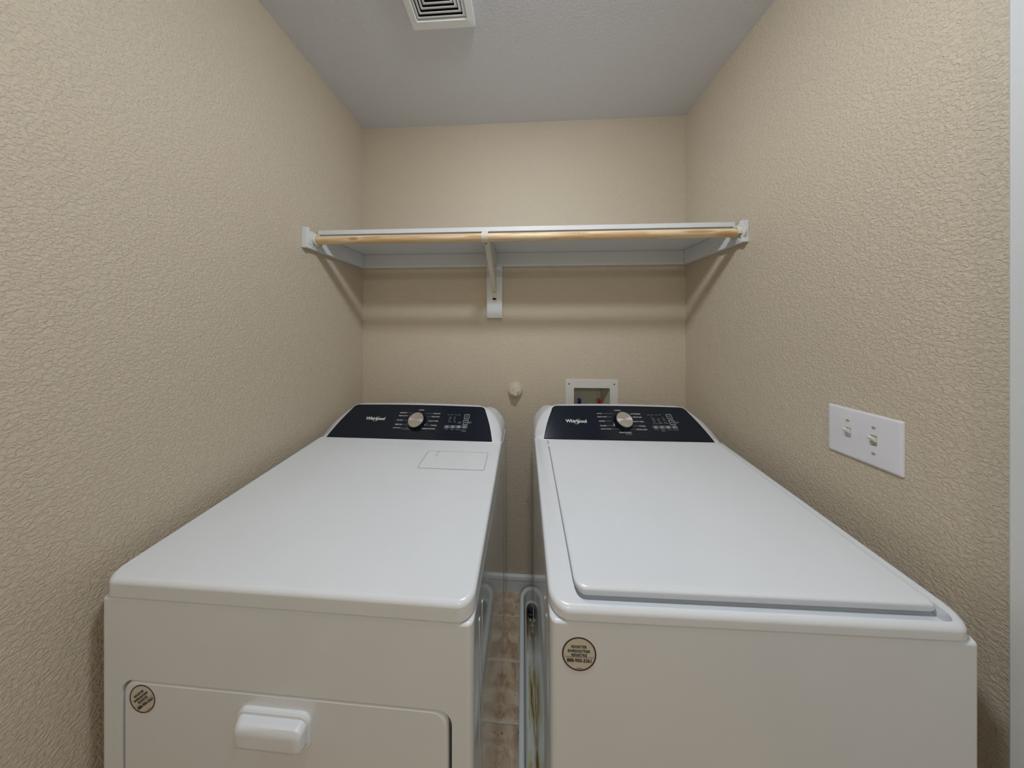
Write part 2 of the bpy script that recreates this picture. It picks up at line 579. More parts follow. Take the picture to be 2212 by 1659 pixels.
# ================================================================== SHELF WITH CLEATS
shelf = empty('wall_shelf', (0, 1.06, 1.755), 'long white painted board shelf across the alcove', 'shelf')
S = Vector((0, 1.06, 1.755))
def W(bm, origin):
    for v in bm.verts: v.co -= Vector(origin)
    return bm
obj('board', W(bx(-.850, .806, .920, YB - .0005, 1.7555, 1.7738, .0015, 2), S), M['shelf'], shelf)
obj('cleat', W(bx(XL + .0005, XR - .0005, YB - .0195, YB - .0005, 1.686, 1.755, .0012, 2), S), M['shelf'], shelf)
def side_cleat(x0, x1, y0, ztop, zbot):
    # front end stands proud of the shelf, with a thin strip of old filler against the wall
    bm = bx(x0, x1, y0, YB - .020, zbot, ztop, .0015, 2)
    return W(bm, S)
obj('cleat', side_cleat(XL + .0005, XL + .0195, .864, 1.755, 1.686), M['shelf'], shelf)
obj('cleat', side_cleat(XR - .0195, XR - .0005, .884, 1.755, 1.686), M['shelf'], shelf)
# raised painted end caps of the two side cleats
for x0, x1, y0 in ((XL + .0005, XL + .0225, .864), (XR - .0225, XR - .0005, .884)):
    obj('end_cap', W(bx(x0, x1, y0 - .004, y0 + .010, 1.684, 1.764, .002, 2), S), M['shelf'], shelf)
obj('support_board', W(bx(-.188, -.108, YB - .0195, YB - .0005, 1.419, 1.6855, .0015, 2), S), M['shelf'], shelf)

# metal shelf and rod bracket in the middle
BX = -.148
br = empty('shelf_bracket', (BX, YB - .02, 1.755), 'cream metal bracket holding shelf and rod, screwed to the white upright board', 'bracket')
B0 = Vector((BX, YB - .02, 1.755))
yb = YB - .0198
bm = bmesh.new()
box(bm, BX - .011, BX + .011, yb - .003, yb, 1.512, 1.7545, .001, 2)      # vertical strap
lathe(bm, [(0, 0), (.011, 0), (.011, .003), (0, .003)], (BX, yb, 1.512), (0, -1, 0), 20)
obj('wall_strap', W(bm, B0), M['cream'], br)
obj('top_strap', W(bx(BX - .011, BX + .011, .925, yb, 1.7515, 1.7545, .001, 2), B0), M['cream'], br)
# pressed U-shaped gusset
bm = bmesh.new()
side = [(yb - .002, 1.750), (.945, 1.750), (.938, 1.738), (.945, 1.722), (yb - .012, 1.556), (yb - .002, 1.550)]
for x0, x1 in ((BX - .0105, BX - .0090), (BX + .0090, BX + .0105)):
    prism_x(bm, side, x0, x1)
d0, d1 = Vector((0, .942, 1.722)), Vector((0, yb - .012, 1.555))
nrm = Vector((0, -(d1 - d0).z, (d1 - d0).y)).normalized() * .0015
if nrm.y > 0: nrm = -nrm
loft(bm, [[(BX - .0105, d0.y, d0.z), (BX + .0105, d0.y, d0.z), (BX + .0105, d0.y + nrm.y, d0.z + nrm.z), (BX - .0105, d0.y + nrm.y, d0.z + nrm.z)],
          [(BX - .0105, d1.y, d1.z), (BX + .0105, d1.y, d1.z), (BX + .0105, d1.y + nrm.y, d1.z + nrm.z), (BX - .0105, d1.y + nrm.y, d1.z + nrm.z)]])
obj('brace', W(bm, B0), M['cream'], br)
RY, RZ, RR = .900, 1.7235, .0160
# hook that wraps the rod from the top over the front to below
bm = bmesh.new()
pts = [(.955, 1.7515), (.925, 1.7510), (.905, 1.7500)]
for a in range(100, 291, 12):
    t = math.radians(a)
    pts.append((RY + (RR + .0015) * math.cos(t), RZ + (RR + .0015) * math.sin(t) + (.002 if a < 120 else 0)))
o2 = []
for i, p in enumerate(pts):
    q = pts[min(i + 1, len(pts) - 1)]; r = pts[max(i - 1, 0)]
    t = Vector((q[0] - r[0], q[1] - r[1])).normalized()
    o2.append((p[0] + t.y * .0022, p[1] - t.x * .0022))
o2 = [(p[0] - 2 * (p[0] - a[0]) * 0, p[1]) for p, a in zip(o2, pts)]
c = Vector((RY, RZ))
outer = []
for p, q in zip(pts, o2):
    v = Vector(p) - c
    outer.append(tuple(Vector(p) + v.normalized() * .0022))
loft(bm, [[(BX - .0125, *p) for p in pts], [(BX + .0125, *p) for p in pts], [(BX + .0125, *p) for p in outer], [(BX - .0125, *p) for p in outer], [(BX - .0125, *p) for p in pts]], False, False, closed=False)
obj('rod_hook', W(bm, B0), M['cream'], br)
def screw(bm, p, d, r=.004, h=.0015):
    lathe(bm, [(0, h), (r * .5, h), (r, h * .3), (r, 0), (0, 0)], p, d, 16)
for z in (1.513,):
    bm = bmesh.new(); screw(bm, (BX, yb - .003, z), (0, -1, 0), .0026)
    obj('screw', W(bm, B0), M['screw'], br)
bm = bmesh.new(); lathe(bm, [(0, .0006), (.0045, .0006), (.0045, 0)], (BX + .0106, 1.12, 1.668), (1, 0, 0), 16)
obj('slot_hole', W(bm, B0), M['hole'], br)
bm = bmesh.new(); screw(bm, (BX + .002, RY + .006, RZ - RR - .004), (0, 0, -1), .0035, .004)
obj('screw', W(bm, B0), M['screw'], br)

# closet rod (built around its own axis so the grain follows it)
bm = bmesh.new()
cyl(bm, (XL + .026, 0, 0), (XR - .026, 0, 0), RR, n=40)
bmesh.ops.bevel(bm, geom=[e for e in bm.edges if abs(e.verts[0].co.x - e.verts[1].co.x) < 1e-6], offset=.001, segments=1, affect='EDGES')
rod = obj('closet_rod', bm, M['rod'])
rod.location = (0, RY, RZ)
rod['label'] = 'round natural pine closet rod with knots, under the white shelf'
rod['category'] = 'rod'
for x, s, lab in ((XL + .0198, 1, 'cream round rod socket screwed to the left side cleat'), (XR - .0198, -1, 'cream open rod socket screwed to the right side cleat')):
    so = empty('rod_socket', (x, RY, RZ), lab, 'rod socket')
    bm = bmesh.new()
    lathe(bm, [(0, 0), (.031, 0), (.031, .0018), (.029, .003), (0, .003)], (0, 0, 0), (s, 0, 0), 36)
    obj('flange', bm, M['socket'], so)
    bm = bmesh.new()
    if s > 0:
        lathe(bm, [(.0172, .0005), (.0222, .0005), (.0218, .015), (.0200, .0165), (.0172, .0155), (.0172, .0005)], (0, 0, 0), (s, 0, 0), 36)
    else:
        # open-topped cup
        lathe(bm, [(.0172, .0005), (.0222, .0005), (.0218, .015), (.0200, .0165), (.0172, .0155), (.0172, .0005)], (0, 0, 0), (s, 0, 0), 30,
              sweep=math.radians(230), start=math.radians(-25), aref=(0, -1, 0))
    obj('cup', bm, M['socket'], so)
    bm = bmesh.new(); screw(bm, (s * .003, -.010, -.0215), (s, 0, 0), .0028)
    obj('screw', bm, M['screw'], so)
    bm = bmesh.new(); screw(bm, (s * .003, .004, .0236), (s, 0, 0), .0028)
    obj('screw', bm, M['screw'], so)

# ================================================================== LIGHT SWITCH PLATE (right wall)
SY, SZ = .5975, 1.1105
sw = empty('light_switch', (XR, SY, SZ), 'white two-gang switch plate with two toggles beside the door casing', 'light switch')
bm = bmesh.new()
lo = lambda h, v, x, r=.003: [(x, a, b) for a, b in rrect(-h, h, -v, v, r, 4)]
loft(bm, [lo(.0615, .0605, -.0003), lo(.0615, .0605, -.0025), lo(.0600, .0590, -.0045), lo(.0560, .0550, -.0060), lo(.010, .010, -.0062)], True, True)
pl = obj('plate', bm, M['plate'], sw)
T1, T2 = .0215, -.0205
for ty in (T1, T2):
    boolean(pl, bx(-.02, .003, ty - .0052, ty + .0052, -.0125, .0125))
for ty, mm in ((T1, 'toggle'), (T2, 'toggle_old')):
    bm = bmesh.new()
    box(bm, -.0028, -.0010, ty - .0050, ty + .0050, -.0122, .0122)
    obj('switch_body', bm, M[mm], sw, 0)
    bm = bmesh.new()
    up = math.radians(32)
    a = Vector((-.002, ty, .001)); dr = Vector((-math.cos(up), 0, math.sin(up))); n2 = Vector((math.sin(up), 0, math.cos(up)))
    L = []
    for t, hw, hh in ((0, .0044, .0050), (.006, .0042, .0046), (.0150, .0034, .0032), (.0162, .0026, .0022)):
        cpt = a + dr * t
        L.append([tuple(cpt + Vector((0, y, 0)) + n2 * q) for y, q in ((-hw, -hh), (hw, -hh), (hw, hh), (-hw, hh))])
    loft(bm, L)
    obj('toggle', bm, M['toggle'], sw)
for y, z in ((T1 + .001, .030), (T2, .030), (T2, -.030)):
    bm = bmesh.new(); screw(bm, (-.0060, y, z), (-1, 0, 0), .0034, .0014)
    o = obj('screw', bm, M['screw_white'], sw)
    boolean(o, bx(-.0085, -.0068, y - .004, y + .004, z - .0005, z + .0005))

# ================================================================== CLEANOUT CAP (back wall)
cap = empty('cleanout_cap', (-.041, YB, 1.043), 'beige painted pipe cleanout plug with square head on back wall', 'pipe cap')
bm = bmesh.new()
lathe(bm, [(0, 0), (.036, 0), (.037, .002), (.035, .004), (.034, .016), (.0325, .019), (.030, .020), (.030, .024), (.0285, .027), (0, .028)], (0, 0, 0), (0, -1, 0), 36)
obj('plug', bm, M['capm'], cap)
bm = bmesh.new()
ang = math.radians(-25)
L = []
for h, y in ((.0150, -.026), (.0150, -.044), (.0138, -.046)):
    L.append([(x * math.cos(ang) - z * math.sin(ang), y, x * math.sin(ang) + z * math.cos(ang)) for x, z in ((-h, -h), (h, -h), (h, h), (-h, h))])
loft(bm, L)
obj('square_head', bm, M['capm'], cap)
bm = bmesh.new()
lathe(bm, [(.035, 0), (.041, .0005), (.0395, .003), (.036, .004)], (.001, 0, .001), (0, -1, 0), 24, aref=(1, 0, 0))
for v in bm.verts: v.co += Vector((random.uniform(-.001, .001), 0, random.uniform(-.001, .001)))
obj('caulk_ring', bm, M['capm'], cap)

# ================================================================== WASHER OUTLET BOX (back wall)
wb = empty('washer_outlet_box', (.350, YB, .98), 'white recessed plastic outlet box with valves behind the washer', 'outlet box')
WO = Vector((.350, YB, .98))
bm = bmesh.new()
lf = lambda x0, x1, z0, z1, y, r: [(a, y, b) for a, b in rrect(x0, x1, z0, z1, r, 3)]
loft(bm, [lf(.217, .4835, .80, 1.103, YB - .0003, .004), lf(.217, .4835, .80, 1.103, YB - .004, .004), lf(.2185, .482, .8015, 1.1015, YB - .0055, .004),
          lf(.260, .444, .875, 1.0605, YB - .0055, .004), lf(.2615, .4425, .8765, 1.059, YB - .004, .004), lf(.2615, .4425, .8765, 1.059, YB + .001, .004)], False, False)
obj('face_frame', W(bm, WO), M['box'], wb)
bm = bmesh.new()
loft(bm, [lf(.2590, .4450, .8740, 1.0615, YB + .001, .004), lf(.272, .425, .885, 1.052, YB + .085, .008)], False, True)
obj('recess', W(bm, WO), M['box_in'], wb)
for x in (.236, .464):
    bm = bmesh.new(); lathe(bm, [(0, .0004), (.0034, .0004), (.0036, 0)], (x, YB - .0056, 1.080), (0, -1, 0), 16)
    obj('screw_hole', W(bm, WO), M['hole'], wb)
for x, mm, lab in ((.300, 'blue', 'blue valve lever'), (.404, 'red', 'red valve lever')):
    bm = bmesh.new()
    cyl(bm, (x, YB + .040, .887), (x, YB + .040, .962), .010)
    cyl(bm, (x, YB + .040, .935), (x, YB + .018, .935), .011)
    v = obj('valve', W(bm, WO), M['brass'], wb)
    bm = bmesh.new()
    cyl(bm, (x, YB + .040, .962), (x, YB + .040, .980), .0085, .0075, 10)
    box(bm, x - .0065, x + .0065, YB + .026, YB + .054, .978, .990, .002, 2)
    o = obj('lever', W(bm, WO), M[mm], v); o['label'] = lab

# ================================================================== APPLIANCES
PV = Vector((0, .7214, .6926)); PN = Vector((0, -.6926, .7214))
def console(root, R0, xl, xr, y0, z0, hgt):
    """white housing with slanted ends and a black face; y0,z0 = foot of the face"""
    def outline(ins, zof):
        r = [(xr - i, q) for i, q in zip(ins, zof)]
        return [(xl + i, q) for i, q in zip(ins, zof)], r
    n = 9
    t = [k / (n - 1) for k in range(n)]
    # right half lists from bottom to top corner: (inset, v)
    def face_pts(i0, i1, v0, v1, r, off=0.0):
        """rounded trapezoid on the tilted face: list of 3D points, right side up, across the top, left side down"""
        side = []
        bulge = lambda s: .004 * math.sin(math.pi * s)
        for k in range(7):
            s = k / 6.0
            v = v0 + (v1 - r - v0) * s
            i = i0 + (i1 - i0) * (v - v0) / (v1 - v0) - bulge(s)
            side.append((i, v))
        ie = side[-1][0]
        for k in range(1, 6):
            a = math.radians(90 * k / 5)
            side.append((ie + (r * 1.0) * (1 - math.cos(a)) + .004 * k / 5, v1 - r + r * math.sin(a)))
        pts = [(xr - i, v) for i, v in side]
        tm = [(xr - side[-1][0]) + ((xl + side[-1][0]) - (xr - side[-1][0])) * k / 8 for k in range(1, 8)]
        top = [(x, v1 + .0035 * math.sin(math.pi * k / 8)) for k, x in zip(range(1, 8), tm)]
        left = [(xl + i, v) for i, v in reversed(side)]
        allp = pts + top + left
        return [tuple(Vector((x, y0, z0)) + PV * v + PN * off) for x, v in allp]
    bez = face_pts(.032, .079, -.004, hgt + .004, .022, .0)
    bez_in = face_pts(.035, .082, -.001, hgt + .001, .020, .0012)
    # middle and rear outlines given directly
    def ring(side, ymap):
        pts = [(xr - i, z) for i, z in side]
        tm = [(xr - side[-1][0]) + ((xl + side[-1][0]) - (xr - side[-1][0])) * k / 8 for k in range(1, 8)]
        top = [(x, side[-1][1] + .0035 * math.sin(math.pi * k / 8)) for k, x in zip(range(1, 8), tm)]
        left = [(xl + i, z) for i, z in reversed(side)]
        return [(x, ymap(z), z) for x, z in pts + top + left]
    def interp(keys, m=12):
        L = [0]
        for a, b in zip(keys, keys[1:]): L.append(L[-1] + math.hypot(b[0] - a[0], b[1] - a[1]))
        out = []
        for k in range(m):
            d = L[-1] * k / (m - 1)
            for j in range(len(keys) - 1):
                if d <= L[j + 1] + 1e-9:
                    f = (d - L[j]) / (L[j + 1] - L[j]); break
            out.append((keys[j][0] + f * (keys[j + 1][0] - keys[j][0]), keys[j][1] + f * (keys[j + 1][1] - keys[j][1])))
        return out
    zt = z0 + .6926 * hgt
    mid = ring(interp([(.004, z0 - .010), (.008, z0 + .012), (.022, z0 + .040), (.045, z0 + .066), (.070, z0 + .088), (.092, zt - .001), (.112, zt + .0015)]),
               lambda z: y0 + .022 + (z - z0) * 1.0)
    mid2 = ring(interp([(.0015, z0 - .012), (.004, z0 + .006), (.015, z0 + .034), (.038, z0 + .062), (.066, z0 + .083), (.090, zt - .009), (.112, zt - .006)]),
               lambda z: y0 + .060 + (z - z0) * .75)
    rear = ring(interp([(.0015, z0 - .014), (.004, z0 + .002), (.018, z0 + .030), (.042, z0 + .058), (.070, z0 + .070), (.094, zt - .030), (.115, zt - .027)]),
                lambda z: y0 + .185)
    bm = bmesh.new()
    loops = [bez_in, bez, mid, mid2, rear]
    Rr = [[bm.verts.new(p) for p in L] for L in loops]
    m = len(Rr[0])
    for A, B in zip(Rr, Rr[1:]):
        for i in range(m - 1):
            bm.faces.new((A[i], A[i + 1], B[i + 1], B[i]))
    bm.faces.new(Rr[-1])
    # underside strip closes the housing
    for A, B in zip(Rr, Rr[1:]):
        bm.faces.new((A[0], B[0], B[-1], A[-1]))
    cons = obj('console', W(bm, R0), M['enamel'], root, 50)
    # black face, very slightly crowned
    bm = bmesh.new()
    fp = face_pts(.036, .083, 0.0, hgt, .020, .0008)
    fp2 = face_pts(.038, .085, .002, hgt - .002, .019, .0022)
    loft(bm, [fp, fp2], True, True)
    face = obj('control_panel', W(bm, R0), M['black'], root, 30)
    return cons, face

def on_face(root, R0, face, name, bm, mat, x, v, y0, z0, lift=.0026, rot=0, label=None):
    if rot:
        bmesh.ops.rotate(bm, verts=bm.verts, cent=(0, 0, 0), matrix=Matrix.Rotation(rot, 3, 'Z'))
    o = Vector((x, y0, z0)) + PV * v + PN * lift
    place(bm, o - Vector(R0), (1, 0, 0), PV)
    ob = obj(name, bm, mat, face, 0)
    if label: ob['label'] = label
    return ob

def flat_rect(wd, ht, z=0.0):
    bm = bmesh.new()
    bm.faces.new([bm.verts.new((a * wd / 2, b * ht / 2, z)) for a, b in ((-1, -1), (1, -1), (1, 1), (-1, 1))])
    return bm
def flat_frame(wd, ht, t, r=.0012, h=.0003):
    bm = bmesh.new()
    a = rrect(-wd / 2, wd / 2, -ht / 2, ht / 2, r, 2); b = rrect(-wd / 2 + t, wd / 2 - t, -ht / 2 + t, ht / 2 - t, r * .6, 2)
    loft(bm, [[(*p, 0) for p in a], [(*p, h) for p in a], [(*p, h) for p in b], [(*p, 0) for p in b]], False, False)
    return bm
def arc_strip(rx, ry, t, a0, a1, n=24, taper=True):
    bm = bmesh.new(); L0, L1 = [], []
    for k in range(n + 1):
        s = k / n; a = math.radians(a0 + (a1 - a0) * s)
        tt = t * (math.sin(math.pi * s) * .9 + .1 if taper else 1)
        L0.append(bm.verts.new(((rx + tt / 2) * math.cos(a), (ry + tt / 2) * math.sin(a), 0)))
        L1.append(bm.verts.new(((rx - tt / 2) * math.cos(a), (ry - tt / 2) * math.sin(a), 0)))
    for k in range(n): bm.faces.new((L0[k], L0[k + 1], L1[k + 1], L1[k]))
    return bm

def dial(root, R0, x, v, y0, z0):
    o = Vector((x, y0, z0)) + PV * v + PN * .0020 - Vector(R0)
    bm = bmesh.new()
    lathe(bm, [(0, 0), (.0350, 0), (.0345, .004), (.0325, .007), (.0318, .019), (.0310, .0215), (.0295, .0222), (0, .0222)], (0, 0, 0), (0, 0, 1), 48)
    d = obj('dial', bm, M['knob'], root)
    rot = Matrix((Vector((1, 0, 0)), PV, PN)).transposed().to_4x4()
    d.matrix_local = Matrix.Translation(o) @ rot
    bm = bmesh.new()
    lathe(bm, [(.0302, .0215), (.0302, .0236), (.0292, .0246), (.015, .0244), (0, .0243)], (0, 0, 0), (0, 0, 1), 64)
    c = obj('metal_cap', bm, M['spun'], d)
    c['label'] = 'brushed steel cap'
    return d

def labels(root, R0, face, y0, z0, texts, small, lines, vb):
    for s, x, v, wd in texts:
        on_face(root, R0, face, 'cycle_label', text_bm(s, wd, .0041, .012), M['print'], x, v - vb(x), y0, z0)
    for s, x, v, wd in small:
        on_face(root, R0, face, 'indicator_label', text_bm(s, wd, .0032, .010), M['print_grey'], x, v - vb(x), y0, z0)
    for x0, x1, v in lines:
        on_face(root, R0, face, 'leader_line', flat_rect(x1 - x0, .0007), M['print_grey'], (x0 + x1) / 2, v - vb(x0), y0, z0)

def logo(root, R0, face, x0, x1, v, y0, z0):
    wd = x1 - x0
    ob = on_face(root, R0, face, 'brand_logo', text_bm('Whirlpool', wd, wd * .205, .022, .0, res=3), M['print'], (x0 + x1) / 2, v, y0, z0, .0027)
    b1 = arc_strip(wd * .145, wd * .062, wd * .022, 150, 330)
    on_face(root, R0, face, 'logo_ring', b1, M['ring'], x0 + wd * .56, v - wd * .028, y0, z0, .0031, math.radians(28))
    b2 = arc_strip(wd * .125, wd * .060, wd * .020, -25, 120)
    on_face(root, R0, face, 'logo_ring', b2, M['ring'], x0 + wd * .58, v + wd * .030, y0, z0, .0031, math.radians(28))

def touch_controls(root, R0, face, y0, z0, pw, st, pads, ps, bs):
    for i, (x, v) in enumerate((pw, st)):
        on_face(root, R0, face, 'button', flat_frame(bs[0], bs[1], .0010), M['print'], x, v, y0, z0)
    # power symbol and play / pause symbol
    on_face(root, R0, face, 'power_symbol', arc_strip(.0038, .0038, .0011, 120, 420, 20, False), M['print_grey'], *pw, y0, z0)
    on_face(root, R0, face, 'power_symbol', flat_rect(.0009, .0042), M['print_grey'], pw[0], pw[1] + .0028, y0, z0)
    bm = bmesh.new()
    bm.faces.new([bm.verts.new(p) for p in ((-.0045, -.0032, 0), (.0008, 0, 0), (-.0045, .0032, 0))])
    for q in (.0018, .0042):
        bm.faces.new([bm.verts.new(p) for p in ((q, -.0032, 0), (q + .0013, -.0032, 0), (q + .0013, .0032, 0), (q, .0032, 0))])
    on_face(root, R0, face, 'start_symbol', bm, M['print_grey'], *st, y0, z0)
    for i, (x, v) in enumerate(pads):
        bm = bmesh.new()
        a = rrect(-ps[0] / 2, ps[0] / 2, -ps[1] / 2, ps[1] / 2, .0008, 2)
        loft(bm, [[(*p, 0) for p in a], [(*p, .0004) for p in a]], False)
        on_face(root, R0, face, 'touch_pad', bm, M['pad'], x, v, y0, z0)
        ic = bmesh.new()
        if i == 0:
            lathe(ic, [(0, 0), (.0017, 0)], (0, -.0024, 0), (0, 0, 1), 12); box(ic, -.0007, .0007, -.002, .0040, -.0001, .0001)
            sym = ic
        elif i == 1: ic.free(); sym = arc_strip(.0030, .0030, .0009, 0, 360, 20, False)
        elif i == 2:
            ic.free(); sym = flat_frame(.0064, .0058, .0012)
        else:
            ic.free(); sym = arc_strip(.0026, .0034, .0012, 60, 330, 18, True)
        on_face(root, R0, face, 'pad_symbol', sym, M['print'], x, v, y0, z0, .0031)

def register_sticker(root, R0, x, z, y, rad, ang, name='sticker'):
    """round registration sticker on a front face"""
    up = Vector((-math.sin(ang), 0, math.cos(ang))); rt = Vector((math.cos(ang), 0, math.sin(ang)))
    o = Vector((x, y, z)) - Vector(R0)
    bm = bmesh.new()
    lathe(bm, [(0, .0004), (rad * .985, .0004), (rad, .0002), (rad, 0)], (0, 0, 0), (0, 0, 1), 56)
    st = obj(name, place(bm, o, rt, up), M['sticker'], root, 0)
    st['label'] = 'round registration sticker with a dark red rim'
    bm = bmesh.new()
    lathe(bm, [(rad * .905, .0006), (rad * .985, .0006)], (0, 0, 0), (0, 0, 1), 56)
    obj('sticker_rim', place(bm, o, rt, up), M['sticker_ring'], st, 0)
    for s, yy, wd, hh in (('REGISTER', .42, .90, .145), ('ENREGISTRER', .17, 1.30, .145), ('REGISTRE', -.06, .90, .145), ('888-900-3361', -.37, 1.42, .20)):
        bm = text_bm(s, wd * rad, hh * rad * 1.15, .030)
        for v in bm.verts: v.co.y += yy * rad; v.co.z = .0007
        obj('sticker_text', place(bm, o, rt, up), M['sticker_ink'], st, 0)
    bm = flat_rect(1.70 * rad, .025 * rad, .0007)
    for v in bm.verts: v.co.y += -.18 * rad
    obj('sticker_rule', place(bm, o, rt, up), M['sticker_line'], st, 0)
    # tiny red print near the lower rim, too small to read
    bm = bmesh.new()
    for xa, xb in ((-.18, -.13), (-.09, -.01), (.01, .10), (.12, .19)):
        bm.faces.new([bm.verts.new((p * rad, q * rad, .0007)) for p, q in ((xa, -.855), (xb, -.855), (xb, -.81), (xa, -.81))])
    obj('sticker_fine_print', place(bm, o, rt, up), M['sticker_red'], st, 0)
    return st

def appliance_shell(root, R0, xl, xr, yf, yr, zb, zs, y0, z0, ztf, corner=.030):
    """cabinet with embossed side panels, dark seam and sloped top cover"""
    bm = bmesh.new()
    box(bm, xl, xr, yf, yr, zb, zs - .002)
    vert = [e for e in bm.edges if abs(e.verts[0].co.z - e.verts[1].co.z) > .1]
    bmesh.ops.bevel(bm, geom=vert, offset=.013, segments=5, affect='EDGES', profile=.5)
    topl = [e for e in bm.edges if abs(e.verts[0].co.z - (zs - .002)) < 1e-5 and abs(e.verts[1].co.z - (zs - .002)) < 1e-5]
    bmesh.ops.bevel(bm, geom=topl, offset=.005, segments=3, affect='EDGES', profile=.5)
    cab = obj('cabinet', W(bm, R0), [M['enamel'], M['side_enamel']], root)
    for p in cab.data.polygons:
        if abs(p.normal.x) > .7: p.material_index = 1
    # pressed ribs running up the side sheet
    for xs, s in ((xl, -1), (xr, 1)):
        for ya in (yf + .055, yf + .085, yr - .10):
            bm = bmesh.new()
            prof = [(ya - .004, 0), (ya - .0015, .0014), (ya + .0015, .0014), (ya + .004, 0)]
            loft(bm, [[(xs + s * (a - .0001), y, zz) for y, a in prof] for zz in (zb + .06, zs - .06)], True, True, closed=True)
            obj('side_rib', W(bm, R0), M['side_enamel'], root, 60)
    bm = bmesh.new()
    gq = rrect(xl + .004, xr - .004, yf + .004, yr - .004, corner, 6)
    loft(bm, [[(p, q, zs - .004) for p, q in gq], [(p, q, zs + .003) for p, q in gq]])
    obj('seam_gasket', W(bm, R0), M['seam'], root, 0)
    # top cover
    k = (z0 - .003 - ztf) / (y0 - (yf + .02))
    ytop = lambda y: ztf + k * (y - (yf + .02))
    bm = bmesh.new()
    prof = [(yf - .001, zs + .0022), (yf - .001, ytop(yf)), (y0 + .004, z0 - .003), (y0 + .10, z0 - .030), (yr, z0 - .034), (yr, zs + .0022)]
    prism_x(bm, prof, xl, xr)
    def along(e, ax): 
        d = (e.verts[1].co - e.verts[0].co); return abs(d[ax]) > .9 * d.length
    def mid(e): return (e.verts[0].co + e.verts[1].co) / 2
    es = [e for e in bm.edges if along(e, 2) and mid(e).y < yf + .01]
    bmesh.ops.bevel(bm, geom=es, offset=corner, segments=8, affect='EDGES', profile=.5)
    es = [e for e in bm.edges if mid(e).z > ytop(yf) - .004 and abs(e.calc_face_angle(0)) > .5 and
          not (abs(mid(e).x - (xl + xr) / 2) < .01 and mid(e).y > yf + .1)]
    bmesh.ops.bevel(bm, geom=es, offset=.009, segments=5, affect='EDGES', profile=.5)
    es = [e for e in bm.edges if mid(e).z < zs + .002 and abs(e.calc_face_angle(0)) > .5]
    bmesh.ops.bevel(bm, geom=es, offset=.003, segments=2, affect='EDGES', profile=.5)
    top = obj('top_cover', W(bm, R0), M['enamel'], root, 40)
    # levelling feet
    for x in (xl + .06, xr - .06):
        for y in (yf + .06, yr - .06):
            bm = bmesh.new()
            lathe(bm, [(0, -.0005 + 0), (.020, 0), (.020, .010), (.008, .013), (.008, zb - FOOT + .002), (0, zb - FOOT + .002)], (x, y, FOOT), (0, 0, 1), 20)
            obj('foot', W(bm, R0), M['rubber'], root)
    return cab, top, ytop

# ---------------------------------------------------------------- DRYER
FOOT = 0.0
DX0, DX1 = -.825, -.088
D0 = Vector(((DX0 + DX1) / 2, .41, 0))
dry = empty('clothes_dryer', D0, 'white front-loading dryer on the left with a pull handle on its door', 'dryer', rz=math.radians(-.6))
dy0, dz0, dh = .885, .934, .139
cab, top, ytop = appliance_shell(dry, D0, DX0, DX1, .408, 1.085, .022, .851, dy0, dz0, .887)
cons, face = console(dry, D0, DX0, DX1, dy0, dz0, dh)
vbd = lambda x: .0003 - .006 * (x + .786) / .662
dial(dry, D0, -.4392, .0649 - vbd(-.44), dy0, dz0)
labels(dry, D0, face, dy0, dz0, [
    ('MORE DRY', -0.5119, 0.1037, 0.0310), ('HEAVY DUTY', -0.5090, 0.0905, 0.0376), ('AIR ONLY', -0.5159, 0.0720, 0.0278),
    ('TIMED DRY', -0.5145, 0.0539, 0.0317), ('QUICK DRY', -0.5157, 0.0402, 0.0338), ('NORMAL', -0.4383, 0.1166, 0.0241),
    ('LESS DRY', -0.3673, 0.1017, 0.0300), ('DELICATES', -0.3698, 0.0881, 0.0334), ('BULKY ITEMS', -0.3733, 0.0700, 0.0390),
    ('TOWELS', -0.3675, 0.0521, 0.0253), ('WRINKLE CONTROL', -0.3849, 0.0385, 0.0554)],
    [('Timed Cycles', -0.4798, 0.0345, 0.0318), ('Sensing', -0.3152, 0.0976, 0.0112), ('Wet', -0.3017, 0.0979, 0.0074), ('Cool', -0.2860, 0.0979, 0.0080),
     ('Done', -0.2718, 0.0974, 0.0095), ('High', -0.3069, 0.0872, 0.0090), ('Med', -0.3068, 0.0810, 0.0094), ('Low', -0.3073, 0.0743, 0.0073),
     ('Extra Low', -0.3053, 0.0679, 0.0125), ('60', -0.2877, 0.0874, 0.0053), ('40', -0.2879, 0.0810, 0.0052), ('20', -0.2878, 0.0747, 0.0047),
     ('Timed', -0.2849, 0.0678, 0.0114), ('Damp Dry', -0.2635, 0.0674, 0.0134), ('Signal', -0.2648, 0.0632, 0.0113),
     ('Hold to', -0.2199, 0.0682, 0.0139), ('Start', -0.2215, 0.0641, 0.0093), ('Temp', -0.3126, 0.0372, 0.0137), ('Time', -0.2889, 0.0372, 0.0132),
     ('Options', -0.2649, 0.0367, 0.0202), ('Signal', -0.2410, 0.0363, 0.0131), ('Tone', -0.2415, 0.0311, 0.0211)],
    [(-0.4924, -0.4770, 0.1037), (-0.4875, -0.4806, 0.0903), (-0.4979, -0.4825, 0.0717), (-0.4954, -0.4797, 0.0538), (-0.4961, -0.4648, 0.0400),
     (-0.4154, -0.3851, 0.1020), (-0.4059, -0.3899, 0.0886), (-0.4022, -0.3969, 0.0708), (-0.4026, -0.3835, 0.0528), (-0.4237, -0.4161, 0.0393)], vbd)
logo(dry, D0, face, -.6645, -.5822, .0765, dy0, dz0)
on_face(dry, D0, face, 'pointer_mark', flat_rect(.0022, .0080), M['print'], -.4064, .0557 - vbd(-.4), dy0, dz0, .0028, math.radians(20))
on_face(dry, D0, face, 'dial_arc', arc_strip(.0415, .0415, .0006, 185, 238, 16, False), M['print_grey'], -.4392, .0649 - vbd(-.44), dy0, dz0, .0026)
